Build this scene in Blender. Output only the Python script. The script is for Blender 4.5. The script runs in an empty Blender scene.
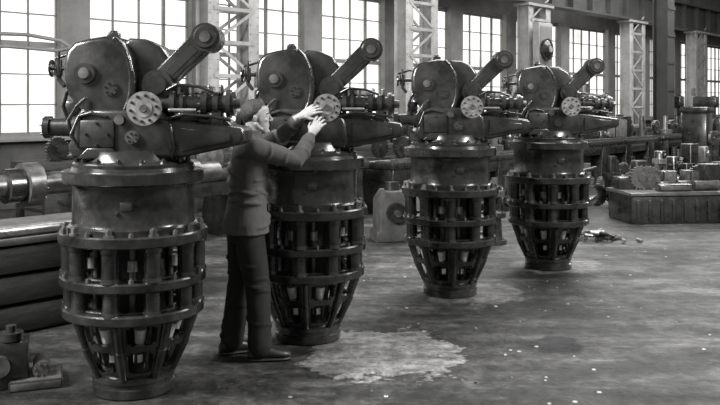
import bpy, bmesh, math, random
from mathutils import Vector, Matrix, Quaternion
random.seed(7)
pi=math.pi
sc=bpy.context.scene
sc.view_settings.view_transform='Standard'
V=Vector
# ---------------------------------------------------------------- materials
def g3(g): return (min(1,g*1.015),g,g*0.965,1)
def mat(name,g,rough=.6,metal=0.,g2=None,ns=8,bump=.0,bs=60,stretch=(1,1,1),spec=.5,coat=0):
    m=bpy.data.materials.new(name); m.use_nodes=True
    nt=m.node_tree; N=nt.nodes; L=nt.links
    b=N['Principled BSDF']; b.inputs['Roughness'].default_value=rough; b.inputs['Metallic'].default_value=metal
    b.inputs['Specular IOR Level'].default_value=spec
    b.inputs['Coat Weight'].default_value=coat; b.inputs['Coat Roughness'].default_value=.14
    tc=N.new('ShaderNodeTexCoord'); mp=N.new('ShaderNodeMapping'); mp.inputs['Scale'].default_value=stretch
    L.new(tc.outputs['Object'],mp.inputs['Vector'])
    no=N.new('ShaderNodeTexNoise'); no.inputs['Scale'].default_value=ns; no.inputs['Detail'].default_value=6; no.inputs['Roughness'].default_value=.65
    L.new(mp.outputs[0],no.inputs['Vector'])
    cr=N.new('ShaderNodeValToRGB'); cr.color_ramp.elements[0].position=.35; cr.color_ramp.elements[1].position=.68
    cr.color_ramp.elements[0].color=g3(g2 if g2 is not None else g*.7); cr.color_ramp.elements[1].color=g3(g)
    L.new(no.outputs[0],cr.inputs[0]); L.new(cr.outputs[0],b.inputs['Base Color'])
    mr=N.new('ShaderNodeMapRange'); mr.inputs[3].default_value=max(.05,rough-.12); mr.inputs[4].default_value=min(1,rough+.15)
    L.new(no.outputs[0],mr.inputs[0]); L.new(mr.outputs[0],b.inputs['Roughness'])
    if bump>0:
        n2=N.new('ShaderNodeTexNoise'); n2.inputs['Scale'].default_value=bs; n2.inputs['Detail'].default_value=4
        L.new(mp.outputs[0],n2.inputs['Vector'])
        bp=N.new('ShaderNodeBump'); bp.inputs['Strength'].default_value=bump; bp.inputs['Distance'].default_value=.01
        L.new(n2.outputs[0],bp.inputs['Height']); L.new(bp.outputs[0],b.inputs['Normal'])
    return m
M_iron=mat('painted_cast_iron',.040,.27,.25,.010,6,.10,30,coat=.55)
M_iron2=mat('oily_cast_iron',.050,.24,.45,.009,7,.10,35,coat=.55)
M_steel=mat('machined_steel',.48,.30,.7,.24,14,.05,120)
M_bright=mat('bright_cage_metal',.75,.35,.4,.5,14)  # pale metal for the pieces seen through the cage openings
M_mid=mat('worn_steel',.19,.34,.6,.07,11,.08,80)
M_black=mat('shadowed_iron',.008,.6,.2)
M_paint=mat('hazy_light_grey_paint',.36,.6,0,.22,3)  # light grey paint, with hall haze lightened into the colour
M_paintd=mat('mid_grey_paint',.20,.6,0,.13,3)
M_wall=mat('plaster_wall',.22,.85,0,.12,1.2,.2,30)
M_dado=mat('grimy_dado',.09,.85,0,.04,1.2,.2,30)
M_girder=mat('dark_girder_paint',.06,.6,.1,.035,2)
M_wood=mat('oily_timber',.045,.75,0,.014,6,.4,40,(1,6,6))
M_conc=mat('dusty_plate',.10,.8,0,.04,5,.4,40)
M_jacket=mat('work_jacket_cloth',.115,.9,0,.075,9,.5,14,(1,1,.45),.2)
M_pants=mat('dark_trouser_cloth',.034,.9,0,.019,7,.6,12,(1,1,.3),.2)
M_skin=mat('skin',.42,.5,0,.34,20)
M_hair=mat('brushed_hair',.06,.45,0,.02,30,.6,60,(1,5,3))
M_shoe=mat('worn_leather',.04,.40,0,.02,15)
M_eye=mat('eye_white',.6,.3); M_iris=mat('eye_iris',.02,.2)
M_chip=mat('swarf_chip',.45,.6,0,.25,4)
def emis(name,s):
    m=bpy.data.materials.new(name); m.use_nodes=True; nt=m.node_tree; N=nt.nodes; L=nt.links
    N.remove(N['Principled BSDF']); e=N.new('ShaderNodeEmission')
    tc=N.new('ShaderNodeTexCoord'); no=N.new('ShaderNodeTexNoise'); no.inputs['Scale'].default_value=.9; no.inputs['Detail'].default_value=3
    L.new(tc.outputs['Object'],no.inputs['Vector'])
    mr=N.new('ShaderNodeMapRange'); mr.inputs[1].default_value=.3; mr.inputs[2].default_value=.7; mr.inputs[3].default_value=s*.62; mr.inputs[4].default_value=s*1.2
    L.new(no.outputs[0],mr.inputs[0]); L.new(mr.outputs[0],e.inputs['Strength']); e.inputs['Color'].default_value=(1,.985,.945,1)
    L.new(e.outputs[0],N['Material Output'].inputs['Surface']); return m
M_glass=emis('daylit_window_glass',1.5)

# ---------------------------------------------------------------- mesh helpers
class P:
    def __init__(s): s.bm=bmesh.new(); s.mats=[]; s.cur=0
    def m(s,mt):
        if mt not in s.mats: s.mats.append(mt)
        s.cur=s.mats.index(mt); return s
    def _set(s,vs):
        fs=set()
        for v in vs:
            for f in v.link_faces: fs.add(f)
        for f in fs: f.material_index=s.cur
    def cyl(s,p0,p1,r0,r1=None,seg=24):
        p0=V(p0);p1=V(p1); d=p1-p0
        if r1 is None:r1=r0
        q=V((0,0,1)).rotation_difference(d.normalized())
        Mx=Matrix.Translation((p0+p1)/2)@q.to_matrix().to_4x4()
        r=bmesh.ops.create_cone(s.bm,cap_ends=True,segments=seg,radius1=r0,radius2=r1,depth=d.length,matrix=Mx)
        s._set(r['verts']); return s
    def sph(s,c,r,seg=16,rot=None):
        if not hasattr(r,'__len__'): r=(r,r,r)
        Mx=Matrix.Translation(V(c))@(rot if rot else Matrix.Identity(4))@Matrix.Diagonal((*r,1))
        q=bmesh.ops.create_uvsphere(s.bm,u_segments=seg,v_segments=max(6,seg//2+2),radius=1,matrix=Mx)
        s._set(q['verts']); return s
    def box(s,c,size,bev=.006,rot=(0,0,0)):
        from mathutils import Euler
        Mx=Matrix.Translation(V(c))@Euler(rot).to_matrix().to_4x4()@Matrix.Diagonal((*size,1))
        q=bmesh.ops.create_cube(s.bm,size=1,matrix=Mx); s._set(q['verts'])
        if bev>0:
            es=set(e for v in q['verts'] for e in v.link_edges)
            bmesh.ops.bevel(s.bm,geom=list(es),offset=bev,segments=2,affect='EDGES',profile=.5,clamp_overlap=True)
        return s
    def prism(s,prof,y0,y1,bev=.0,axis='y',taper=1.0,seg=3):
        n=len(prof); cx=sum(p[0] for p in prof)/n; cz=sum(p[1] for p in prof)/n
        def mk(p,y,k=1):
            a,b=cx+(p[0]-cx)*k,cz+(p[1]-cz)*k
            return V((a,y,b)) if axis=='y' else (V((y,a,b)) if axis=='x' else V((a,b,y)))
        A=[s.bm.verts.new(mk(p,y0,taper)) for p in prof]; B=[s.bm.verts.new(mk(p,y1)) for p in prof]
        fs=[s.bm.faces.new(A),s.bm.faces.new(B[::-1])]
        for i in range(n): fs.append(s.bm.faces.new((A[i],B[i],B[(i+1)%n],A[(i+1)%n])))
        for f in fs: f.material_index=s.cur
        bmesh.ops.recalc_face_normals(s.bm,faces=fs)
        if bev>0:
            es=set(e for f in fs[:2] for e in f.edges)
            bmesh.ops.bevel(s.bm,geom=list(es),offset=bev,segments=seg,affect='EDGES',profile=.5,clamp_overlap=True)
        return s
    def lathe(s,prof,seg=64,c=(0,0,0),closed=False):
        rings=[]
        for r,z in prof:
            rings.append([s.bm.verts.new((c[0]+r*math.cos(2*pi*i/seg),c[1]+r*math.sin(2*pi*i/seg),c[2]+z)) for i in range(seg)])
        k=len(rings)
        for j in range(k if closed else k-1):
            a=rings[j];b=rings[(j+1)%k]
            for i in range(seg):
                f=s.bm.faces.new((a[i],a[(i+1)%seg],b[(i+1)%seg],b[i])); f.material_index=s.cur
        if not closed:
            s.bm.faces.new(rings[0][::-1]).material_index=s.cur; s.bm.faces.new(rings[-1]).material_index=s.cur
        return s
    def loft(s,secs,seg=20):
        rings=[]
        for c,A,a,B,b in secs:
            c=V(c);A=V(A);B=V(B)
            rings.append([s.bm.verts.new(c+A*a*math.cos(2*pi*i/seg)+B*b*math.sin(2*pi*i/seg)) for i in range(seg)])
        for j in range(len(rings)-1):
            a=rings[j];b=rings[j+1]
            for i in range(seg):
                s.bm.faces.new((a[i],a[(i+1)%seg],b[(i+1)%seg],b[i])).material_index=s.cur
        s.bm.faces.new(rings[0][::-1]).material_index=s.cur; s.bm.faces.new(rings[-1]).material_index=s.cur
        return s
    def tube(s,pts,r,seg=10):
        for i in range(len(pts)-1):
            ra=r[i] if hasattr(r,'__len__') else r; rb=r[i+1] if hasattr(r,'__len__') else r
            s.cyl(pts[i],pts[i+1],ra,rb,seg); 
        for i,p in enumerate(pts):
            s.sph(p,(r[i] if hasattr(r,'__len__') else r),max(8,seg))
        return s
    def bolt(s,c,ax,r=.012,h=.016):
        c=V(c);ax=V(ax); s.cyl(c,c+ax*h,r,r,6); s.cyl(c+ax*h,c+ax*(h+.008),r*.5,r*.5,8); return s
    def boltring(s,c,ax,R,n,r=.01,h=.014,ph=0):
        ax=V(ax).normalized(); t=ax.orthogonal().normalized(); b=ax.cross(t)
        for i in range(n):
            a=2*pi*i/n+ph; s.bolt(V(c)+t*R*math.cos(a)+b*R*math.sin(a),ax,r,h)
        return s
    def mesh(s,name,recalc=True):
        if recalc: bmesh.ops.recalc_face_normals(s.bm,faces=s.bm.faces[:])
        me=bpy.data.meshes.new(name); s.bm.to_mesh(me); s.bm.free()
        for mt in s.mats: me.materials.append(mt)
        me.polygons.foreach_set('use_smooth',[True]*len(me.polygons))
        me.set_sharp_from_angle(angle=math.radians(38)); me.update(); return me
    def obj(s,name,loc=(0,0,0),rz=0,parent=None):
        return mkobj(name,s.mesh(name),loc,rz,parent)
def mkobj(name,me,loc=(0,0,0),rz=0,parent=None):
    o=bpy.data.objects.new(name,me); sc.collection.objects.link(o); o.location=loc; o.rotation_euler=(0,0,rz)
    if parent: o.parent=parent
    return o
def empty(name,loc=(0,0,0),rz=0):
    return mkobj(name,None,loc,rz)
UA=math.atan2(.742,.67)
def W(s,o,z=0): return (.67*s-.742*o,.742*s+.67*o,z)

# ---------------------------------------------------------------- floor
def floor_mat():
    m=bpy.data.materials.new('grimy_shop_floor'); m.use_nodes=True; nt=m.node_tree;N=nt.nodes;L=nt.links
    b=N['Principled BSDF']; geo=N.new('ShaderNodeNewGeometry'); b.inputs['Specular IOR Level'].default_value=.28
    def noise(sc_,det=8,ro=.6,vec=None):
        n=N.new('ShaderNodeTexNoise'); n.inputs['Scale'].default_value=sc_; n.inputs['Detail'].default_value=det; n.inputs['Roughness'].default_value=ro
        L.new(vec if vec else geo.outputs['Position'],n.inputs['Vector']); return n.outputs[0]
    def ramp(inp,p0,p1,a,bb):
        r=N.new('ShaderNodeMapRange'); r.inputs[1].default_value=p0;r.inputs[2].default_value=p1;r.inputs[3].default_value=a;r.inputs[4].default_value=bb
        L.new(inp,r.inputs[0]); return r.outputs[0]
    def mth(op,a,bb=None):
        x=N.new('ShaderNodeMath'); x.operation=op
        for i,v in enumerate((a,bb)):
            if v is None: continue
            if isinstance(v,(int,float)): x.inputs[i].default_value=v
            else: L.new(v,x.inputs[i])
        return x.outputs[0]
    base=ramp(noise(.9,8,.72),.38,.62,.014,.056)
    fine=ramp(noise(11,8,.8),.38,.62,.4,1.6)
    mid=ramp(noise(3.3,8,.7),.38,.62,.65,1.35)
    mp=N.new('ShaderNodeMapping'); mp.inputs['Rotation'].default_value=(0,0,-UA+.5); mp.inputs['Scale'].default_value=(.5,3.2,1); L.new(geo.outputs['Position'],mp.inputs['Vector'])
    sheen_streak=ramp(noise(1.3,7,.62,mp.outputs[0]),.44,.64,.75,2.0)  # pale streaks put into the colour to imitate window reflections on the floor
    col=mth('MULTIPLY',mth('MULTIPLY',mth('MULTIPLY',base,fine),mid),sheen_streak)
    col=mth('ADD',col,ramp(noise(34,2,.5),.69,.73,0,.10))
    for (x,y,r,k) in [(.16,5.80,.58,.15),(-1.05,5.0,.5,.03),(1.0,7.6,.5,.07),(2.1,8.9,.5,.06)]:
        d=N.new('ShaderNodeVectorMath'); d.operation='DISTANCE'; L.new(geo.outputs['Position'],d.inputs[0]); d.inputs[1].default_value=(x,y,0)
        dd=mth('ADD',d.outputs['Value'],mth('MULTIPLY',mth('SUBTRACT',noise(2.6+r,8,.75),.5),r*2.2))
        mask=ramp(dd,r*1.0,r*.9,0,k)
        rim=mth('MULTIPLY',ramp(dd,r*1.12,r*1.0,1,.35),ramp(dd,r*1.0,r*.97,1,2.9))
        col=mth('MULTIPLY',col,rim) if k>.1 else col
        col=mth('ADD',col,mth('MULTIPLY',mask,mth('MULTIPLY',fine,mid)))
    for (x,y,r,k) in [(1.35,5.96,.24,.8),(2.7,7.2,.5,.45),(.6,4.6,.6,.4),(-1.9,4.6,1.2,.5),(-.9,4.3,.8,.45),(3.3,9.5,.6,.4),(1.9,4.7,.5,.35)]:  # oily stains; left foreground ones also offset the left lamp's wash, in colour
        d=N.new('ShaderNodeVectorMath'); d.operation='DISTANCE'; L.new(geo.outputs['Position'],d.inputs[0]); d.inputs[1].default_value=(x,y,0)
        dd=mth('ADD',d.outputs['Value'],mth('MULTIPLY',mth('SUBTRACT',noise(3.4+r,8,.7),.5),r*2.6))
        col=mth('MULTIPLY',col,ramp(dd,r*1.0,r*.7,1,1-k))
    cc=N.new('ShaderNodeCombineColor'); L.new(mth('MULTIPLY',col,1.015),cc.inputs[0]); L.new(col,cc.inputs[1]); L.new(mth('MULTIPLY',col,.965),cc.inputs[2])
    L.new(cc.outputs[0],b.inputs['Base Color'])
    L.new(ramp(noise(2.2,7,.7),.3,.7,.34,.75),b.inputs['Roughness'])
    bp=N.new('ShaderNodeBump'); bp.inputs['Strength'].default_value=.9; bp.inputs['Distance'].default_value=.022
    L.new(mth('ADD',noise(7,8,.75),noise(1.6,4,.6)),bp.inputs['Height']); L.new(bp.outputs[0],b.inputs['Normal'])
    return m
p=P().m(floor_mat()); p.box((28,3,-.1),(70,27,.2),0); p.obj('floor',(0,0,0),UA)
# ---------------------------------------------------------------- wall with windows
O=13.4
p=P().m(M_dado)
p.box((28,O+.15,.55),(66,.3,1.1),0)
p.m(M_wall)
p.box((28,O+.15,6.1),(66,.3,3.7),0)
cols=[4.5,10.2,15.9,21.3,27.8,33.6,39.4,45.2,51]
piers=sorted(cols+[-1,7.5,13.2,18.6,24.5,30.7,36.5,42.3,48.1,54,60])
for s_ in piers: p.box((s_,O+.1,2.68),(.55,.4,3.16),0)
p.obj('wall_back',(0,0,0),UA)
p=P().m(M_paintd); p.box((28,O-.06,1.12),(66,.2,.08),.01); p.obj('trim_1',(0,0,0),UA)
n=0
for a,b in zip(piers[:-1],piers[1:]):
    n+=1; x0=a+.275;x1=b-.275; w=x1-x0
    p=P().m(M_glass); p.box(((x0+x1)/2,O+.12,2.68),(w,.02,3.0),0)
    p.m(M_paintd)
    k=max(2,round(w/.52))
    for i in range(k+1):
        p.box((x0+w*i/k,O+.06,2.68),(.06 if i%3==0 else .022,.05,3.0),0)
    for j in range(7):
        z=1.18+3.0*j/6; p.box(((x0+x1)/2,O+.06,z),(w,.05,.09 if j in(0,3,6) else .022),0)
    p.obj('window_%d'%n,(0,0,0),UA)
p=P().m(M_girder)
p.box((28,12.55,4.55),(66,.45,.06),0); p.box((28,12.55,5.0),(66,.06,.9),0); p.box((28,12.55,5.45),(66,.5,.06),0)
for i in range(50): p.box((-3+i*1.25,12.5,5.0),(.04,.3,.86),0)
p.m(M_mid); p.box((28,12.55,5.52),(66,.08,.08),0)
p.obj('crane_girder',(0,0,0),UA)
p=P().m(M_girder); p.box((28,10.4,7.6),(66,6.3,.2),0)
for i in range(12): p.box((-2+i*5.7,10.2,7.2),(.12,6,.5),0)
p.obj('ceiling',(0,0,0),UA)
def column():
    p=P().m(M_paint)
    for sx in(-.48,.48):
        p.box((sx,0,2.27),(.05,.34,4.5),.004); p.box((sx,-.17,2.27),(.26,.03,4.5),.004); p.box((sx,.17,2.27),(.26,.03,4.5),.004)
    z=.35;k=0
    while z<4.1:
        for yy in(-.19,.19):
            p.box((0,yy,z),(.96,.02,.07),0)
            L_=math.hypot(.96,.62); an=math.atan2(.62,.96)*(1 if k%2 else -1)
            p.box((0,yy,z+.31),(L_,.018,.06),0,(0,an,0))
        z+=.62;k+=1
    p.box((0,0,.1),(1.5,.6,.2),.01); p.box((0,0,4.48),(1.4,.5,.07),0)
    for sx in(-.48,.48):
        for i in range(24): p.sph((sx+.09,-.19,.3+i*.17),.014,6); p.sph((sx-.09,-.19,.3+i*.17),.014,6)
    return p.mesh('steel_lattice_column')
cm=column()
for s_ in cols:
    mkobj('steel_lattice_column',cm,W(s_,12.55),UA)
e=empty('alarm_bell_cabinet',W(21.0,12.1,0),UA)
p=P().m(M_paint); p.box((0,0,3.1),(.75,.2,1.7),.02); p.m(M_paintd); p.box((0,-.11,3.1),(.6,.02,1.5),.005); p.box((0,.03,1.15),(.1,.1,2.3),.0)
p.obj('cabinet',parent=e)
p=P().m(M_iron); p.cyl((-.05,-.12,3.2),(-.05,-.2,3.2),.3,.3,32); p.cyl((-.05,-.2,3.2),(-.05,-.28,3.2),.26,.14,32); p.m(M_paint); p.cyl((-.05,-.27,3.2),(-.05,-.3,3.2),.1,.08,20)
p.obj('bell',parent=e)
p=P().m(M_girder); p.box((0,0,3.6),(.08,.4,7.2),.0); 
for yy in(-.2,.2): p.box((0,yy,3.6),(.46,.04,7.2),0)
p.box((0,0,.05),(.8,.8,.1),.01)
for i in range(9): p.box((0,-.23,.6+i*.75),(.5,.02,.1),0)
p.obj('jib_crane_mast',(8.46,23.7,0),UA)
p=P().m(M_paintd)
p.tube([(0,0,2.6),(.9,0,2.68),(1.5,0,2.66),(1.95,0,2.58),(2.1,0,2.48),(1.9,0,2.44),(1.2,0,2.5),(0,0,2.42)],.028)
p.obj('pipe_swing_bracket',(-6.15,11.75,0),.1)

# ---------------------------------------------------------------- turbine machine
def build_machine_parts():
    out={}
    p=P().m(M_iron2)
    p.lathe([(.10,0),(.225,0),(.238,.008),(.238,.055),(.228,.062),(.228,.085),(.24,.09),(.24,.112),(.225,.12),(.10,.12)],64)
    seg=96; zs=[.12,.14,.155,.165,.215,.265,.275,.29,.315,.33,.345,.40,.435,.445,.47]
    def rad(z): return .222+(.355-.222)*((z-.12)/.35)**.8
    open_row={}
    for (a,b,inset) in[(2,7,(2,6)),(9,13,(9,12))]:
        for r_ in range(a,b): open_row[r_]=(r_ in inset)
    for sgn in (0,1):
        off=0 if sgn==0 else -.03
        rings=[[p.bm.verts.new(((rad(z)+off)*math.cos(2*pi*i/seg),(rad(z)+off)*math.sin(2*pi*i/seg),z)) for i in range(seg)] for z in zs]
        if sgn==0: R0=rings
        else: R1=rings
    def hole(j,i):
        if j not in open_row: return False
        k=i%12
        if open_row[j]: return 3<=k<=8 
        return 2<=k<=9
    J=len(zs)-1
    for j in range(J):
        for i in range(seg):
            i2=(i+1)%seg
            if not hole(j,i):
                p.bm.faces.new((R0[j][i],R0[j][i2],R0[j+1][i2],R0[j+1][i])).material_index=0
                p.bm.faces.new((R1[j][i],R1[j+1][i],R1[j+1][i2],R1[j][i2])).material_index=0
                for (nb,va,vb) in[(hole(j,(i+1)%seg),(j,i2),(j+1,i2)),(hole(j,(i-1)%seg),(j,i),(j+1,i)),(j+1<J and hole(j+1,i),(j+1,i),(j+1,i2)),(j>0 and hole(j-1,i),(j,i),(j,i2))]:
                    if nb: p.bm.faces.new((R0[va[0]][va[1]],R0[vb[0]][vb[1]],R1[vb[0]][vb[1]],R1[va[0]][va[1]])).material_index=0
    for i in range(8):
        a=2*pi*(i*12+.0)/96
        for (z0,z1) in[(.12,.30),(.30,.46)]:
            r0,r1=rad(z0)+.006,rad(z1)+.006
            p.cyl((r0*math.cos(a),r0*math.sin(a),z0),(r1*math.cos(a),r1*math.sin(a),z1),.020,.026,12)
    out['cage_base']=p.mesh('cage_base',False)
    p=P().m(M_iron2)
    def ring(z0,z1,r,ri,b=.008):
        p.lathe([(ri,z0),(r-b,z0),(r,z0+b),(r,z1-b),(r-b,z1),(ri,z1)],80,closed=True)
    ring(.462,.518,.410,.26); ring(.645,.700,.422,.26); ring(.890,.955,.430,.26)
    ring(.518,.53,.36,.3); ring(.70,.712,.365,.32)
    p.lathe([(.28,.955),(.385,.955),(.385,.985),(.358,.995),(.352,1.01),(.352,1.20),(.362,1.225),(.40,1.232),(.408,1.24),(.408,1.298),(.40,1.305),(.36,1.305),(.355,1.325),(.29,1.325)],80)
    p.m(M_iron); p.box((.05,-.352,1.12),(.07,.02,.05),.006); p.box((.0,-.352,1.08),(.02,.03,.02),.004)
    out['flanged_drum']=p.mesh('flanged_drum')
    p=P().m(M_iron2)
    NP=10
    for i in range(NP):
        a=2*pi*(i+.35)/NP; c,s_=math.cos(a),math.sin(a)
        x,y=.368*c,.368*s_
        p.cyl((x,y,.70),(x,y,.90),.047,.047,28); p.cyl((x,y,.70),(x,y,.725),.058,.053,28); p.cyl((x,y,.865),(x,y,.893),.053,.060,28)
        p.cyl((x*.97,y*.97,.51),(x*.97,y*.97,.65),.045,.045,28); p.cyl((x*.97,y*.97,.51),(x*.97,y*.97,.535),.055,.051,28)
        p.m(M_mid); p.cyl((x*1.05,y*1.05,.955),(x*1.05,y*1.05,.965),.03,.03,16); p.bolt((x*1.05,y*1.05,.965),(0,0,1),.022,.028)
        p.bolt((.395*math.cos(a+.314),.395*math.sin(a+.314),.70),(0,0,1),.014,.02)
        p.bolt((.404*math.cos(a+.314),.404*math.sin(a+.314),.955),(0,0,1),.014,.02); p.m(M_iron2)
    out['guide_pillars']=p.mesh('guide_pillars')
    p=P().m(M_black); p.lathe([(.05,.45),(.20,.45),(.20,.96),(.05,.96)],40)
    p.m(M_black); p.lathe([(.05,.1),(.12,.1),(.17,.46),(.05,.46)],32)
    for i in range(8):
        a=2*pi*(i*12+6)/96; c,s_=math.cos(a),math.sin(a)
        p.m(M_bright); p.cyl((.240*c,.240*s_,.335),(.262*c,.262*s_,.42),.028,.036,12); p.box((.190*c,.190*s_,.232),(.04,.06,.072),.014,(0,0,a+.3))
        b=a+.25; p.m(M_mid); p.cyl((.17*math.cos(b),.17*math.sin(b),.16),(.25*math.cos(b),.25*math.sin(b),.46),.012,.012,8)
    for i in range(10):
        a=2*pi*(i+.85)/10; p.m(M_mid); p.cyl((.22*math.cos(a),.22*math.sin(a),.50),(.22*math.cos(a),.22*math.sin(a),.92),.018,.018,10); p.m(M_steel); p.cyl((.24*math.cos(a),.24*math.sin(a),.74),(.24*math.cos(a),.24*math.sin(a),.80),.030,.030,12)
    out['inner_rotor']=p.mesh('inner_rotor')
    p=P().m(M_iron)
    p.lathe([(.1,1.305),(.345,1.305),(.35,1.312),(.35,1.345),(.34,1.352),(.30,1.36),(.285,1.385),(.28,1.42),(.1,1.43)],72)
    p.boltring((0,0,1.352),(0,0,1),.322,16,.016,.02)
    p.prism([(-.30,1.38),(-.325,1.45),(-.30,1.50),(-.29,1.60),(-.25,1.66),(.20,1.66),(.27,1.58),(.30,1.44),(.27,1.38)],-.22,.22,.03)
    p.prism([(.10,1.42),(.16,1.385),(.34,1.385),(.66,1.455),(.68,1.475),(.68,1.535),(.66,1.555),(.30,1.60),(.14,1.60)],-.20,.20,.022)
    p.prism([(.20,1.60),(.20,1.63),(.56,1.60),(.60,1.565)],-.13,.15,.008)
    p.prism([(.32,1.42),(.60,1.475),(.60,1.52),(.32,1.555)],-.212,-.19,.006)
    prof=[(-.235,1.56),(-.26,1.66),(-.33,1.74),(-.355,1.83),(-.355,1.93),(-.335,2.0),(-.29,2.045),(-.21,2.065),(-.12,2.08),(-.05,2.075),(-.01,2.04),(.035,1.96),(.06,1.86),(.06,1.76),(.03,1.66),(.01,1.56)]
    p.prism(prof,-.20,.16,.03)
    p.prism([(-.05,1.60),(-.06,2.02),(.00,2.075),(.09,2.07),(.18,2.03),(.235,1.95),(.25,1.86),(.22,1.74),(.25,1.60)],-.11,.12,.025)
    rib=[(-.06,2.065),(-.025,2.03),(0,1.99),(.018,1.94),(.03,1.88),(.033,1.82),(.030,1.76),(.018,1.70),(0,1.66)]
    p.tube([(a,-.192,b) for a,b in rib],.014,10)
    p.box((-.12,-.0,2.09),(.07,.07,.05),.01); p.cyl((-.12,0,2.1),(-.12,0,2.125),.022,.022,12)
    p.box((-.15,-.225,1.52),(.20,.03,.16),.012)
    p.boltring((-.15,-.24,1.52),(0,-1,0),.062,4,.009,.01,pi/4)
    p.prism([(-.26,1.38),(-.20,1.44),(-.06,1.44),(0,1.38)],-.25,-.2,.008)
    p.cyl((-.225,-.19,1.865),(-.225,-.225,1.865),.062,.058,32)
    p.m(M_mid); p.cyl((-.225,-.225,1.865),(-.225,-.24,1.865),.034,.03,24)
    p.m(M_iron)
    p.cyl((-.08,-.19,1.78),(-.08,-.215,1.78),.045,.042,24)
    p.boltring((-.08,-.215,1.78),(0,-1,0),.03,6,.006,.008)
    p.tube([(-.26,-.23,1.45),(-.29,-.25,1.52),(-.25,-.235,1.62),(-.18,-.235,1.64),(-.10,-.23,1.62)],.010)
    p.m(M_mid); p.cyl((-.02,-.22,1.60),(-.02,-.25,1.60),.028,.028,16); p.cyl((.05,-.22,1.50),(.05,-.245,1.50),.04,.038,20); p.boltring((.05,-.245,1.50),(0,-1,0),.026,6,.006,.008)
    out['gear_housing']=p.mesh('gear_housing')
    p=P().m(M_iron)
    A=V((.175,0,1.80)); B=V((.455,0,2.075)); d=(B-A).normalized(); nn=V((-d.z,0,d.x))
    pts=[A+nn*.07,B+nn*.075,B-nn*.06,A-nn*.05]
    p.prism([(q.x,q.z) for q in pts],-.145,.0,.012)
    q0=A+d*.10; q1=B-d*.09
    p.m(M_black); p.prism([((q0+nn*.025).x,(q0+nn*.025).z),((q1+nn*.03).x,(q1+nn*.03).z),((q1-nn*.02).x,(q1-nn*.02).z),((q0-nn*.02).x,(q0-nn*.02).z)],-.148,-.14)
    p.m(M_iron)
    p.cyl((B.x,-.175,B.z),(B.x,.03,B.z),.083,.083,36); p.cyl((B.x,-.19,B.z),(B.x,-.175,B.z),.06,.068,32)
    p.m(M_mid); p.cyl((B.x,-.20,B.z),(B.x,-.19,B.z),.03,.032,24); p.m(M_iron)
    p.cyl((A.x,-.17,A.z),(A.x,.05,A.z),.088,.088,36); p.cyl((A.x,-.19,A.z),(A.x,-.17,A.z),.055,.06,28)
    out['rocker_arm']=p.mesh('rocker_arm')
    p=P().m(M_iron); p.cyl((.15,-.10,1.665),(.15,-.335,1.665),.062,.062,32); p.cyl((.15,-.31,1.665),(.15,-.335,1.665),.078,.078,32)
    p.m(M_steel); p.cyl((.15,-.335,1.665),(.15,-.368,1.665),.095,.095,48); p.cyl((.15,-.368,1.665),(.15,-.374,1.665),.05,.048,32)
    p.m(M_mid); p.cyl((.15,-.374,1.665),(.15,-.388,1.665),.024,.02,24); p.m(M_iron); p.boltring((.15,-.368,1.665),(0,-1,0),.072,10,.009,.008)
    out['front_flange_disc']=p.mesh('front_flange_disc')
    p=P().m(M_iron); p.cyl((.17,-.13,1.69),(.60,-.13,1.69),.052,.052,28)
    for x,r,w in[(.25,.075,.03),(.31,.068,.02),(.43,.078,.035),(.50,.07,.03),(.575,.082,.025),(.60,.07,.02)]:
        p.cyl((x,-.13,1.69),(x+w,-.13,1.69),r,r,28)
    p.m(M_mid); p.cyl((.62,-.13,1.69),(.655,-.13,1.69),.03,.026,20)
    p.boltring((.43,-.13,1.69),(-1,0,0),.062,8,.009,.012); p.boltring((.60,-.13,1.69),(1,0,0),.062,8,.009,.012)
    for x in(.29,.37,.47,.54): p.cyl((x,-.13,1.74),(x,-.13,1.785),.016,.016,6); p.sph((x,-.13,1.79),.014,8)
    p.m(M_iron); p.cyl((.2,.08,1.68),(.56,.08,1.68),.045,.045,24); p.cyl((.54,.08,1.68),(.57,.08,1.68),.068,.068,24)
    p.box((.36,-.13,1.62),(.10,.1,.06),.01); p.box((.52,-.13,1.61),(.06,.1,.09),.01)
    p.tube([(.24,-.19,1.77),(.30,-.21,1.80),(.42,-.20,1.79),(.50,-.19,1.76)],.009); p.tube([(.22,-.21,1.6),(.34,-.22,1.63),(.48,-.22,1.62),(.60,-.2,1.60)],.01)
    p.m(M_steel); p.tube([(.26,-.215,1.655),(.40,-.215,1.655)],.011)
    p.box((.40,-.02,1.77),(.16,.12,.05),.01); p.m(M_iron); p.box((.30,.0,1.76),(.1,.16,.1),.015)
    out['servo_cylinder']=p.mesh('servo_cylinder')
    p=P().m(M_iron); p.cyl((-.47,-.06,1.553),(-.29,-.06,1.553),.052,.056,28); p.cyl((-.505,-.06,1.553),(-.47,-.06,1.553),.066,.066,28); p.cyl((-.33,-.06,1.553),(-.30,-.06,1.553),.075,.075,28)
    p.m(M_mid); p.cyl((-.515,-.06,1.553),(-.505,-.06,1.553),.034,.034,20); p.boltring((-.505,-.06,1.553),(-1,0,0),.052,6,.008,.01)
    p.m(M_iron)
    p.tube([(-.34,-.05,1.90),(-.42,-.05,1.90),(-.43,-.05,1.84),(-.40,-.05,1.80)],.014)
    p.cyl((-.43,-.05,1.86),(-.43,-.05,1.95),.024,.02,16); p.cyl((-.43,-.05,1.95),(-.43,-.05,2.0),.008,.008,8); 
    for i in range(16):
        a=2*pi*i/16;b=2*pi*(i+1)/16
        p.cyl((-.47,-.05+.045*math.cos(a),1.90+.045*math.sin(a)),(-.47,-.05+.045*math.cos(b),1.90+.045*math.sin(b)),.008,.008,8)
    for a in(0,pi/2): p.cyl((-.47,-.05-.045*math.cos(a),1.90-.045*math.sin(a)),(-.47,-.05+.045*math.cos(a),1.90+.045*math.sin(a)),.005,.005,6)
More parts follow.
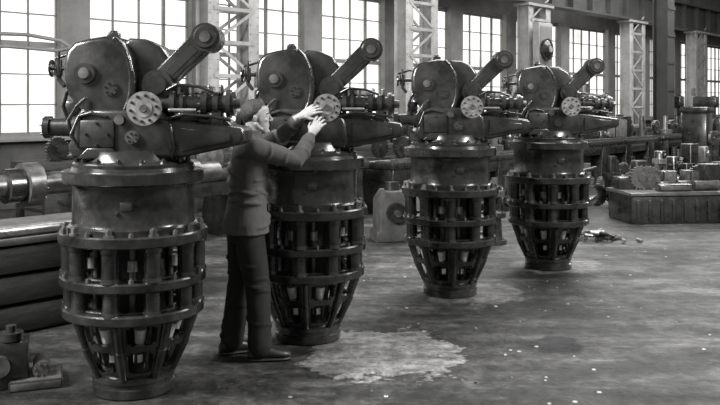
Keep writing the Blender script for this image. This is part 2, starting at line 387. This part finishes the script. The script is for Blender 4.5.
    p.cyl((-.48,-.05,1.90),(-.40,-.05,1.90),.013,.013,10)
    p.tube([(-.46,-.02,1.96),(-.36,-.02,1.99),(-.30,-.02,1.97)],.008)
    p.tube([(-.36,-.10,1.60),(-.38,-.12,1.68),(-.35,-.14,1.76),(-.33,-.14,1.80)],.011); p.tube([(-.30,-.21,1.50),(-.31,-.235,1.60),(-.26,-.24,1.68),(-.22,-.22,1.72)],.010)
    p.box((-.34,0,1.66),(.09,.16,.1),.015)
    out['valve_fittings']=p.mesh('valve_fittings')
    return out
parts=build_machine_parts()
for (x,y,r) in[(-1.345,5.06,.0),(-.377,6.17,.0),(.805,7.60,.0),(1.95,8.81,.0)]:
    e=empty('turbine_drive_unit',(x,y,0),r)
    for k,me in parts.items(): mkobj(k,me,parent=e)

# ---------------------------------------------------------------- worker
wk=empty('factory_worker',(-.735,5.68,0),math.radians(20))
def soft(o,vox,it=3,disp=0,dscale=.08,fac=.5):
    m=o.modifiers.new('remesh','REMESH'); m.mode='VOXEL'; m.voxel_size=vox; m.use_smooth_shade=True
    s_=o.modifiers.new('smooth','SMOOTH'); s_.iterations=it; s_.factor=fac
    if disp:
        t=bpy.data.textures.new(o.name+'_folds','CLOUDS'); t.noise_scale=dscale; t.noise_depth=1; t.noise_type='SOFT_NOISE'
        d=o.modifiers.new('folds','DISPLACE'); d.texture=t; d.texture_coords='LOCAL'; d.strength=disp; d.mid_level=.5
X=V((1,0,0));Y=V((0,1,0));Z=V((0,0,1))
def limb(p,pts,seg=20):
    secs=[]
    n=len(pts)
    for i,(c,r) in enumerate(pts):
        c=V(c); t=(V(pts[min(i+1,n-1)][0])-V(pts[max(i-1,0)][0])).normalized()
        A=(Y-t*Y.dot(t)).normalized() if abs(t.dot(Y))<.95 else t.orthogonal().normalized(); B=t.cross(A)
        secs.append((c,A,r,B,r))
    p.loft(secs,seg)
    p.sph(pts[0][0],pts[0][1],16); p.sph(pts[-1][0],pts[-1][1]*.98,16)
def roll(p,c,ax,R,r,tilt=0,arc=(0,5.5),n=12):
    c=V(c); ax=V(ax).normalized(); A=(Y-ax*Y.dot(ax)).normalized() if abs(ax.dot(Y))<.95 else ax.orthogonal().normalized(); B=ax.cross(A)
    secs=[]
    for i in range(n+1):
        a=arc[0]+(arc[1]-arc[0])*i/n; rad_=(A*math.cos(a)+B*math.sin(a)).normalized(); rr=r*(.3+.7*math.sin(pi*i/n))
        secs.append((c+A*R[0]*math.cos(a)+B*R[1]*math.sin(a)+ax*tilt*math.cos(a),rad_,rr,ax,rr*.9))
    p.loft(secs,8)
RS,RE,RW=V((.0,-.170,1.400)),V((.275,-.175,1.315)),V((.395,-.105,1.485))
LS,LE,LW=V((.02,.170,1.41)),V((.245,.17,1.45)),V((.350,-.02,1.61))
p=P().m(M_jacket)
p.loft([((-.03,0,.835),X,.156,Y,.200),((-.03,0,.90),X,.150,Y,.194),((-.025,0,1.00),X,.130,Y,.172),((-.018,0,1.10),X,.120,Y,.162),((-.01,0,1.22),X,.124,Y,.174),((-.005,0,1.32),X,.124,Y,.184),((.0,0,1.39),X,.110,Y,.182),((.003,0,1.430),X,.088,Y,.148),((.006,0,1.460),X,.070,Y,.095),((.008,0,1.485),X,.062,Y,.07)],32)
for S_,E_,W_ in((RS,RE,RW),(LS,LE,LW)):
    limb(p,[(S_,.074),(S_.lerp(E_,.35),.070),(S_.lerp(E_,.75),.060),(E_,.056),(E_.lerp(W_,.3),.054),(E_.lerp(W_,.7),.045),(E_.lerp(W_,.86),.042)])
    t_=(W_-E_).normalized(); c_=E_.lerp(W_,.86); p.cyl(c_-t_*.05,c_,.048,.046,20)
    u_=(E_-S_).normalized()
    for f,r,R in((.2,.015,.068),(.4,.014,.064),(.58,.013,.061),(.75,.016,.057),(.92,.015,.055)): 
        a0=random.uniform(0,6); roll(p,S_.lerp(E_,f),u_,(R,R),r,random.choice((-1,1))*random.uniform(.02,.045),(a0,a0+random.uniform(2.5,4)))
    for f,r,R in((.10,.016,.053),(.26,.013,.051),(.44,.012,.048),(.6,.012,.045)): 
        a0=random.uniform(0,6); roll(p,E_.lerp(W_,f),t_,(R,R),r,random.choice((-1,1))*random.uniform(.015,.035),(a0,a0+random.uniform(2.5,4)))
for z,ra,rb in((.93,.186,.142),(.99,.172,.130),(1.05,.165,.122),(1.10,.160,.118),(1.16,.164,.119),(1.24,.172,.121),(1.32,.180,.120)):
    for q in range(3):
        a0=random.uniform(0,6.2); roll(p,(-.02,0,z+random.uniform(-.02,.02)),Z,(ra,rb),.016,random.choice((-1,1))*random.uniform(.03,.08),(a0,a0+random.uniform(.9,1.8)))
p.loft([((.010,0,1.470),X,.072,Y,.078),((.014,0,1.50),X,.068,Y,.070),((.018,0,1.52),X,.066,Y,.068)],28)
jk=p.obj('jacket',parent=wk); soft(jk,.007,2,.010,.10)
p=P().m(M_pants)
p.loft([((-.03,0,.78),X,.125,Y,.165),((-.03,0,.88),X,.115,Y,.16),((-.025,0,.96),X,.10,Y,.145)],28)
LA,RA=V((-.10,.115,.08)),V((.045,-.105,.08))
for hip,kn,an in((V((-.03,.080,.84)),V((-.045,.11,.48)),LA),(V((-.025,-.080,.84)),V((.03,-.10,.48)),RA)):
    limb(p,[(hip,.100),(hip.lerp(kn,.4),.097),(hip.lerp(kn,.8),.086),(kn,.082),(kn.lerp(an,.35),.080),(kn.lerp(an,.75),.077),(kn.lerp(an,.96),.080)],24)
    u_=(kn-hip).normalized(); t_=(an-kn).normalized()
    for f,R in((.35,.096),(.5,.092),(.65,.088),(.8,.083),(.95,.080)):
        a0=random.uniform(0,6); roll(p,hip.lerp(kn,f),u_,(R,R),.015,random.choice((-1,1))*random.uniform(.03,.07),(a0,a0+random.uniform(1.8,3)))
    for f,R in((.1,.080),(.3,.078),(.5,.076),(.65,.075),(.78,.075),(.89,.077)):
        a0=random.uniform(0,6); roll(p,kn.lerp(an,f),t_,(R,R),.014,random.choice((-1,1))*random.uniform(.01,.04),(a0,a0+random.uniform(2.5,4)))
tr=p.obj('trousers',parent=wk); soft(tr,.008,2,.010,.12)
for an,nm,yaw in((LA,'shoe_left',.12),(RA,'shoe_right',-.18)):
    p=P().m(M_shoe)
    secs=[(-.085,.028,.05),(-.07,.038,.085),(-.03,.042,.11),(.02,.044,.115),(.06,.046,.085),(.11,.052,.065),(.15,.050,.055),(.185,.038,.045),(.20,.02,.03)]
    p.loft([((x,0,.018+h*.42),Y,w,Z,h*.5) for x,w,h in secs],20)
    p.loft([((x,0,.012),Y,w+.004,Z,.013) for x,w,h in secs],20)
    o=p.obj(nm,(an.x,an.y,.002),yaw,wk)
def hand(name,Wp,d,nr,side,c0,k=.93):
    p=P().m(M_skin); d=V(d).normalized(); nr=V(nr); nr=(nr-d*nr.dot(d)).normalized(); l=d.cross(nr)*side
    D=d*k; 
    p.loft([(Wp-D*.06,l,.025,nr,.021),(Wp-D*.01,l,.026,nr,.019),(Wp+D*.02,l,.034*k,nr,.017),(Wp+D*.055,l,.041*k,nr,.015),(Wp+D*.085,l,.040*k,nr,.013),(Wp+D*.096,l,.036*k,nr,.010)],20)
    for i in range(4):
        b=Wp+D*(.088-.004*abs(i-1.2))+l*(.031-.0205*i)*k
        L_=[.074,.082,.076,.060][i]*k; sp=(1.5-i)*.12
        pts=[b]; a=c0[0]+.07*i
        for q,f in enumerate((.45,.30,.25)):
            dr=(d*math.cos(a)+nr*math.sin(a)+l*sp).normalized(); pts.append(pts[-1]+dr*L_*f); a+=c0[1]
        p.tube(pts,[.0092,.0086,.0078,.0066],12)
    b=Wp+D*.028+l*.022
    pts=[b,b+(d*.6+l*.75+nr*.35).normalized()*.038*k,None,None]
    pts[2]=pts[1]+(d*.85+l*.3+nr*.5).normalized()*.032*k; pts[3]=pts[2]+(d*.9+nr*.5).normalized()*.024*k
    p.tube(pts,[.014,.0110,.0098,.0080],12)
    o=p.obj(name,parent=wk); soft(o,.003,2)
rot=Matrix.Rotation(math.radians(-20),3,'Z')
hand('hand_right',RW,rot@V((.50,.28,.82)),rot@V((.25,.95,-.15)),1,(.12,.28))
hand('hand_left',LW,rot@V((.85,-.02,.45)),rot@V((.25,.9,-.35)),-1,(.10,.30))
C=V((.045,0,1.600))
he=empty('head',C); he.parent=wk; he.rotation_euler=(0,math.radians(-2),math.radians(-14))
p=P().m(M_skin)
p.sph((-.012,0,.032),(.090,.072,.078),32)
p.loft([((.020,0,.075),X,.055,Y,.050),((.022,0,.055),X,.062,Y,.060),((.024,0,.02),X,.058,Y,.062),((.026,0,-.02),X,.055,Y,.060),((.027,0,-.05),X,.052,Y,.055),((.031,0,-.075),X,.047,Y,.047),((.042,0,-.098),X,.034,Y,.034),((.050,0,-.113),X,.018,Y,.020)],32)
p.sph((.070,0,-.095),(.015,.018,.014),14)
p.tube([(.080,0,.022),(.090,0,0),(.100,0,-.020)],[.007,.008,.010],12); p.sph((.090,.009,-.024),.008,10); p.sph((.090,-.009,-.024),.008,10)
p.tube([(.066,-.040,.022),(.080,-.015,.023),(.080,.015,.023),(.066,.040,.022)],.008,10)
p.tube([(.068,-.019,-.055),(.080,0,-.051),(.068,.019,-.055)],.0055,10); p.tube([(.067,-.017,-.063),(.078,0,-.064),(.067,.017,-.063)],.006,10)
for s_ in(-1,1):
    p.sph((.052,s_*.034,-.018),(.024,.020,.018),14)
    p.tube([(-.002,s_*.048,-.045),(.03,s_*.043,-.078)],[.014,.012],12)
    p.sph((-.008,s_*.070,-.008),(.013,.006,.023),14,Matrix.Rotation(.15,4,'Y')); p.sph((-.013,s_*.075,.000),(.008,.004,.015),12)
    p.tube([(.066,s_*.044,.006),(.076,s_*.030,.010),(.074,s_*.017,.006)],.0045,8)
p.cyl((-.020,0,-.03),(-.038,0,-.16),.052,.057,24)
o=p.obj('face_and_neck',parent=he); soft(o,.003,5)
p=P()
for s_ in(-1,1):
    p.m(M_eye).sph((.064,s_*.030,-.001),.0125,14); p.m(M_iris).sph((.0725,s_*.030,-.001),.0055,10)
    p.m(M_hair).tube([(.070,s_*.046,.023),(.084,s_*.030,.029),(.086,s_*.014,.025)],.0035,8)
p.obj('eyes_and_brows',parent=he)
p=P().m(M_hair)
p.sph((-.012,0,.032),(.0925,.0745,.0805),96)
def lim(x): return (.064+(x-.04)*.25) if x>.04 else ((.064-(.04-x)*1.05) if x>-.0 else (.022-(-x)*1.2))
kill=[v for v in p.bm.verts if v.co.z<lim(v.co.x)-.004]
bmesh.ops.delete(p.bm,geom=kill,context='VERTS')
c0=V((-.012,0,.02))
for v in p.bm.verts:
    t=max(0,min(1,(v.co.z-lim(v.co.x))/.045)); t=t*t*(3-2*t)
    up=max(0,(v.co.z-.05)/.06)
    nn=(v.co-c0).normalized(); v.co+=nn*(-.003+t*(.008+.008*up)*(1+.08*math.sin(v.co.y*300+v.co.x*20)+(.3 if v.co.x>.02 else 0)))
o=p.obj('hair',parent=he); m=o.modifiers.new('sm','SMOOTH'); m.iterations=2; m=o.modifiers.new('s','SOLIDIFY'); m.thickness=.01; m.offset=-1

# ---------------------------------------------------------------- left: bed with shafts
e=empty('shaft_storage_bed',W(.6,5.95),UA)
p=P().m(M_wood)
for j in range(3):
    for i in range(3): p.box((2.0,.22+i*.36,.11+j*.22),(3.9-.15*j+random.uniform(-.1,.1),.30,.19),.012)
    for k in range(5): p.box((.3+k*.85,.58,.208+j*.22),(.12,1.05,.024),0)
p.obj('timber_stack',parent=e)
p=P().m(M_conc); p.box((1.95,.58,.69),(3.8,1.1,.05),.01); 
for k in(.9,2.0,3.6): p.m(M_iron); p.prism([(.07,.715),(.11,.98),(.16,1.0),(.20,.96),(.30,.96),(.34,1.0),(.39,.98),(.43,.715)],k-.07,k+.07,.01,axis='x')
p.obj('bed_top',parent=e)
p=P().m(M_mid)
p.cyl((.3,.25,1.075),(4.3,.25,1.075),.088,.088,36); p.cyl((2.45,.25,1.075),(2.57,.25,1.075),.17,.17,40); p.m(M_iron); p.cyl((2.32,.25,1.075),(2.45,.25,1.075),.13,.13,40)
p.boltring((2.57,.25,1.075),(1,0,0),.135,10,.014,.02); p.m(M_mid); p.cyl((3.95,.25,1.075),(4.06,.25,1.075),.12,.12,36)
p.obj('long_shaft',parent=e)
p=P().m(M_steel); p.cyl((.3,.10,.76),(2.95,.10,.76),.042,.042,28); p.cyl((2.95,.10,.76),(3.1,.10,.76),.03,.03,20); p.obj('slim_shaft',parent=e)
p=P().m(M_iron); p.box((0,0,.14),(.20,.22,.28),.015); p.m(M_mid); p.box((.14,-.02,.03),(.30,.3,.06),.01); p.m(M_iron); p.cyl((.0,-.05,.285),(.0,-.05,.33),.07,.07,24); p.cyl((.0,-.05,.33),(.0,-.05,.37),.03,.03,16)
p.m(M_mid); p.cyl((.17,-.10,.10),(.17,.10,.10),.05,.05,24); p.boltring((.17,-.1,.10),(0,-1,0),.035,6,.007,.008)
p.cyl((-.06,-.11,.15),(-.06,-.15,.15),.06,.06,24)
p.obj('clamping_fixture',(-2.10,5.12,0),.35)
p=P().m(M_iron); p.box((0,0,.05),(.35,.2,.1),.015); p.cyl((.02,0,.1),(.02,0,.14),.06,.06,20); p.m(M_steel);p.cyl((-.12,-.05,.12),(.12,.02,.12),.018,.018,12)
p.obj('machined_bracket',(-2.35,5.55,0),.5)

# ---------------------------------------------------------------- clutter generators
def gear(p,c,R,w,n=18,ax='z'):
    c=V(c); A={'z':Z,'x':X,'y':Y}[ax]
    p.cyl(c-A*w/2,c+A*w/2,R*.88,R*.88,32); p.cyl(c-A*w*.7,c+A*w*.7,R*.3,R*.3,20)
    t=A.orthogonal().normalized(); b=A.cross(t)
    for i in range(n):
        a=2*pi*i/n; q=c+t*R*.92*math.cos(a)+b*R*.92*math.sin(a)
        p.cyl(q-A*w/2,q+A*w/2,R*.09,R*.09,6)
def bits(p,x0,x1,y0,y1,z,n,mx=.35):
    mats=[M_iron,M_mid,M_iron2,M_steel,M_conc,M_iron]
    for i in range(n):
        x=x0+(x1-x0)*(i+.5)/n+random.uniform(-.05,.05); y=random.uniform(y0,y1); h=random.uniform(.1,mx); p.m(random.choice(mats))
        k=random.randint(0,5)
        if k==0: p.box((x,y,z+h/2),(random.uniform(.15,.4),.25,h),.015,(0,0,random.uniform(-.5,.5)))
        elif k==1:
            r=random.uniform(.08,.16); p.cyl((x,y,z),(x,y,z+h*.3),r,r,28); p.cyl((x,y,z+h*.3),(x,y,z+h),r*.6,r*.5,24); p.boltring((x,y,z+h*.3),(0,0,1),r*.8,8,.012,.016)
        elif k==2: gear(p,(x,y,z+.17),.17,.08,20,'y')
        elif k==3:
            r=random.uniform(.04,.07); p.cyl((x-.3,y,z+r),(x+.3,y+.1,z+r),r,r,20); p.cyl((x-.05,y+.04,z+r),(x+.02,y+.05,z+r),r*1.0,r*1.0,20)
        elif k==4: gear(p,(x,y,z+.06),.16,.1,22,'z'); p.cyl((x,y,z+.1),(x,y,z+h+.05),.06,.05,20)
        else:
            p.box((x,y,z+h*.4),(.22,.18,h*.8),.02); p.cyl((x,y-.1,z+h*.45),(x,y-.14,z+h*.45),.06,.06,20)
def bench(name,s0,o0,L_,D,h,n,mx=.35,heavy=True):
    e=empty(name,W(s0,o0),UA)
    p=P().m(M_iron if heavy else M_wood)
    p.box((L_/2,D/2,h-.05),(L_,D,.1),.012)
    if heavy:
        p.box((L_/2,D/2,h-.2),(L_*.98,D*.8,.2),.02)
        k=int(L_/1.4)+1
        for i in range(k+1):
            x=.25+(L_-.5)*i/k; p.prism([(x-.22,0),(x-.15,h-.1),(x+.15,h-.1),(x+.22,0)],.06,D-.06,.015)
        p.m(M_mid); p.box((L_/2,.06,h+.015),(L_*.97,.05,.05),.008); p.box((L_/2,D-.1,h+.015),(L_*.97,.05,.05),.008)
    else:
        for x in(.1,L_/2,L_-.1):
            for y in(.08,D-.08): p.box((x,y,(h-.1)/2),(.09,.09,h-.1),.006)
        p.box((L_/2,D/2,.25),(L_*.96,D*.85,.05),.006)
    p.obj('bench_frame',parent=e)
    q=P(); bits(q,.2,L_-.2,.25,D-.25,h+(.04 if heavy else .0),n,mx); q.obj('machined_parts',parent=e)
bench('lathe_bed',.8,9.5,3.6,.8,.95,12,.7)
bench('lathe_bed',4.8,8.3,4.6,.8,.85,14,.5)
bench('lathe_bed',9.8,8.2,4.4,.8,.80,14,.5)
bench('lathe_bed',14.6,8.3,5.2,.8,.90,24,.5)
bench('lathe_bed',20.4,8.4,5.4,.8,.9,24,.7)
bench('workbench',5.5,10.6,5.0,.9,.9,14,.6,False)
bench('workbench',11.5,10.8,5.5,.9,.9,18,.6,False)
bench('workbench',18.0,10.7,6.0,.9,.95,24,.8,False)
bench('workbench',25.5,10.7,8.0,.9,.95,24,.8,False)
bench('workbench',27.0,8.6,8.0,.9,.9,24,.7,False)
def heap(name,s_,o_,L_,layers,n,mx,dy=.3):
    e=empty(name,W(s_,o_),UA); p=P()
    for k in range(layers): bits(p,-L_/2+.15*k,L_/2-.15*k,-dy,dy,.2*k,n-2*k,mx)
    p.obj('castings',parent=e)
heap('scrap_castings_heap',15.6,7.3,2.6,2,12,.45)
heap('scrap_castings_heap',18.4,7.3,2.2,3,12,.5)
heap('scrap_castings_heap',22.2,7.2,2.2,3,12,.5)
heap('scrap_castings_heap',12.0,7.5,1.6,2,7,.4)
heap('scrap_castings_heap',24.9,7.1,2.2,3,12,.5)
# gear hobbing machine (dark mass at the right)
p=P().m(M_iron)
p.box((0,0,.12),(1.0,.8,.24),.02); p.box((-.28,0,.85),(.36,.6,1.3),.04); p.box((-.28,0,1.55),(.46,.66,.14),.03); p.box((.24,0,.42),(.46,.5,.36),.03)
p.cyl((.24,0,.6),(.24,0,.66),.22,.22,36); gear(p,(.24,0,.74),.2,.14,26); p.box((.0,0,1.25),(.34,.26,.22),.03); p.cyl((.1,-.16,1.25),(.1,.16,1.25),.09,.09,24)
p.m(M_mid); p.cyl((-.28,-.31,.9),(-.28,-.37,.9),.16,.16,28); p.cyl((-.28,-.37,.9),(-.28,-.42,.9),.03,.03,12); p.cyl((.24,0,.8),(.24,0,1.1),.03,.03,14)
p.obj('gear_hobbing_machine',W(20.25,7.45),UA)
def drill():
    p=P().m(M_iron); p.box((0,0,.08),(.6,.9,.16),.02); p.cyl((0,.25,.16),(0,.25,1.9),.11,.10,28); p.box((0,.0,1.75),(.3,.75,.35),.05)
    p.cyl((0,-.25,1.0),(0,-.25,1.95),.06,.06,20); p.cyl((0,-.25,.9),(0,-.25,1.0),.02,.03,12); p.cyl((0,-.1,.85),(0,-.1,.9),.25,.25,32); p.box((0,.1,.8),(.14,.4,.1),.02)
    p.m(M_mid); p.cyl((.0,.32,1.95),(.0,.32,2.2),.14,.13,24); p.cyl((.18,-.1,1.7),(.24,-.1,1.7),.03,.03,12)
    for i in range(3):
        a=i*2*pi/3; p.cyl((.24,-.1,1.7),(.26,-.1+.2*math.cos(a),1.7+.2*math.sin(a)),.01,.012,8); p.sph((.26,-.1+.2*math.cos(a),1.7+.2*math.sin(a)),.02,8)
    return p.mesh('pillar_drill')
dm=drill()
for s_,o_ in((16.6,9.75),(19.6,9.8),(9.0,9.9),(27.3,9.9),(1.9,11.0),(24.2,9.8),(13.2,9.8)): mkobj('pillar_drill',dm,W(s_,o_),UA)
# cast gearbox between units
p=P().m(M_conc); p.prism([(-.24,0),(-.24,.12),(-.2,.14),(-.2,.5),(-.12,.62),(.12,.62),(.2,.5),(.2,.14),(.24,.12),(.24,0)],-.22,.22,.02)
p.m(M_iron); p.cyl((.0,-.21,.36),(.0,-.27,.36),.13,.12,32); p.boltring((0,-.27,.36),(0,-1,0),.1,8,.012,.012); p.cyl((0,0,.62),(0,0,.72),.1,.09,28); p.m(M_mid); p.cyl((0,-.27,.36),(0,-.34,.36),.04,.04,20)
p.obj('cast_gearbox',(.40,10.6,0),.2)
p=P().m(M_paintd); p.box((0,0,.3),(.5,.5,.6),.02); p.m(M_iron); p.cyl((0,0,.6),(0,0,.68),.2,.18,28); gear(p,(0,0,.72),.16,.08)
p.obj('bearing_block',(.95,12.0,0),.5)
p=P().m(M_iron); p.cyl((0,0,0),(0,0,.05),.16,.16,32); p.cyl((0,0,.05),(0,0,.32),.11,.09,28); p.cyl((0,0,.32),(0,0,.38),.15,.15,32); p.boltring((0,0,.38),(0,0,1),.12,8,.012,.014)
p.obj('pipe_flange_stub',(1.62,10.3,0),0)
# right slab casting with parts on top
e=empty('machine_base_casting',(4.55,12.4,0),.12)
p=P().m(M_iron); p.box((0,0,.2),(1.6,.8,.40),.02)
for i in range(9): p.box((-.70+i*.175,-.41,.19),(.05,.03,.3),.006)
p.m(M_conc); p.box((0,0,.42),(1.66,.86,.05),.008); p.obj('casting_body',parent=e)
p=P(); bits(p,-.7,.75,-.1,.25,.445,9,.38); p.m(M_mid); p.box((-.1,-.25,.5),(.5,.16,.1),.02); p.cyl((.2,-.25,.52),(.6,-.2,.52),.07,.07,24)
p.obj('machined_parts',parent=e)
p=P().m(M_iron); p.box((0,0,.35),(.6,.6,.7),.02); p.m(M_mid); p.box((0,0,.73),(.7,.7,.06),.01); p.cyl((0,-.3,.4),(0,-.36,.4),.15,.15,28); p.obj('tool_cabinet',(6.1,13.5,0),.2)
e=empty('scrap_castings_heap',(4.6,14.2,0),.3)
p=P(); 
for k in range(3): bits(p,-.9+.2*k,.9-.2*k,-.3,.3,.0+.22*k,9-2*k,.4)
p.obj('castings',parent=e)
# bars
p=P()
for i in range(24):
    p.m(random.choice([M_iron,M_mid,M_wood,M_steel,M_iron])); a=random.uniform(-.3,.5); L_=random.uniform(.6,1.0); x=random.uniform(-.15,.15); y=random.uniform(-.2,.2); z=.08+.024*i
    if i%3==0: p.box((x,y,z),(L_*.8,.16,.05),.006,(0,random.uniform(-.3,.1),a+.6))
    else: p.cyl((x-L_/2*math.cos(a+.6),y-L_/2*math.sin(a+.6),z),(x+L_/2*math.cos(a+.6),y+L_/2*math.sin(a+.6),z+.10),.028,.028,12)
p.obj('bar_stock_pile',(3.2,12.9,0),.3)
p=P()
for i in range(40):
    p.m(random.choice([M_steel,M_mid,M_iron])); x=random.gauss(0,.15);y=random.gauss(0,.1); a=random.uniform(0,pi); z=.02+max(0,.12-.35*abs(x))*random.random()
    p.cyl((x-.05*math.cos(a),y-.05*math.sin(a),z),(x+.05*math.cos(a),y+.05*math.sin(a),z+.01),.02,.02,8)
p.obj('bolt_heap',(2.92,10.5,0),0)
p=P()
for i in range(280):
    p.m(random.choice([M_chip,M_chip,M_steel,M_iron])); x=random.uniform(-.8,5.5); y=random.uniform(3.6,10)
    if any(math.hypot(x-a,y-b)<.5 for a,b in[(-.377,6.17),(.805,7.6),(1.95,8.81),(-.735,5.68),(2.92,10.5),(1.62,10.3),(.4,10.6)]): continue
    if x>.45*y: continue
    r=random.uniform(.004,.017); p.cyl((x,y,0.0),(x,y,.004),r,r*.8,random.randint(5,8))
p.obj('metal_swarf',(0,0,.001),0)

# ---------------------------------------------------------------- light
w=bpy.data.worlds.new('hall_daylight'); sc.world=w; w.use_nodes=True; w.node_tree.nodes['Background'].inputs[0].default_value=(1,.99,.96,1); w.node_tree.nodes['Background'].inputs[1].default_value=.30
def area(name,loc,tgt,size,en):
    l=bpy.data.lights.new(name,'AREA'); l.shape='RECTANGLE'; l.size=size[0]; l.size_y=size[1]; l.energy=en
    o=bpy.data.objects.new(name,l); sc.collection.objects.link(o); o.location=loc
    o.rotation_euler=(V(tgt)-V(loc)).to_track_quat('-Z','Y').to_euler(); return o
area('key_area_left',(-5.5,2.5,5.0),(0,6.8,1.2),(1.6,3),1450)  # unseen key lamp added for highlights on the machines
area('fill_area_right',(6,4.5,5.5),(1.5,8,1),(1.5,3),800)  # weaker unseen lamp added on the right as fill
area('back_fill',(3,14,7.2),(2,14,0),(10,6),1500)  # unseen lamp under the ceiling, added to brighten the background
area('back_fill_far',(11,24,7.2),(11,24,0),(10,6),1800)  # second added lamp, unseen, brightening the far background
# ---------------------------------------------------------------- camera
c=bpy.data.cameras.new('camera'); co=bpy.data.objects.new('camera',c); sc.collection.objects.link(co); co.location=(0,0,1.69); co.rotation_euler=(pi/2,0,0)
c.lens=42.5; c.sensor_width=36; c.shift_y=-98.5/720; c.clip_end=200
sc.camera=co
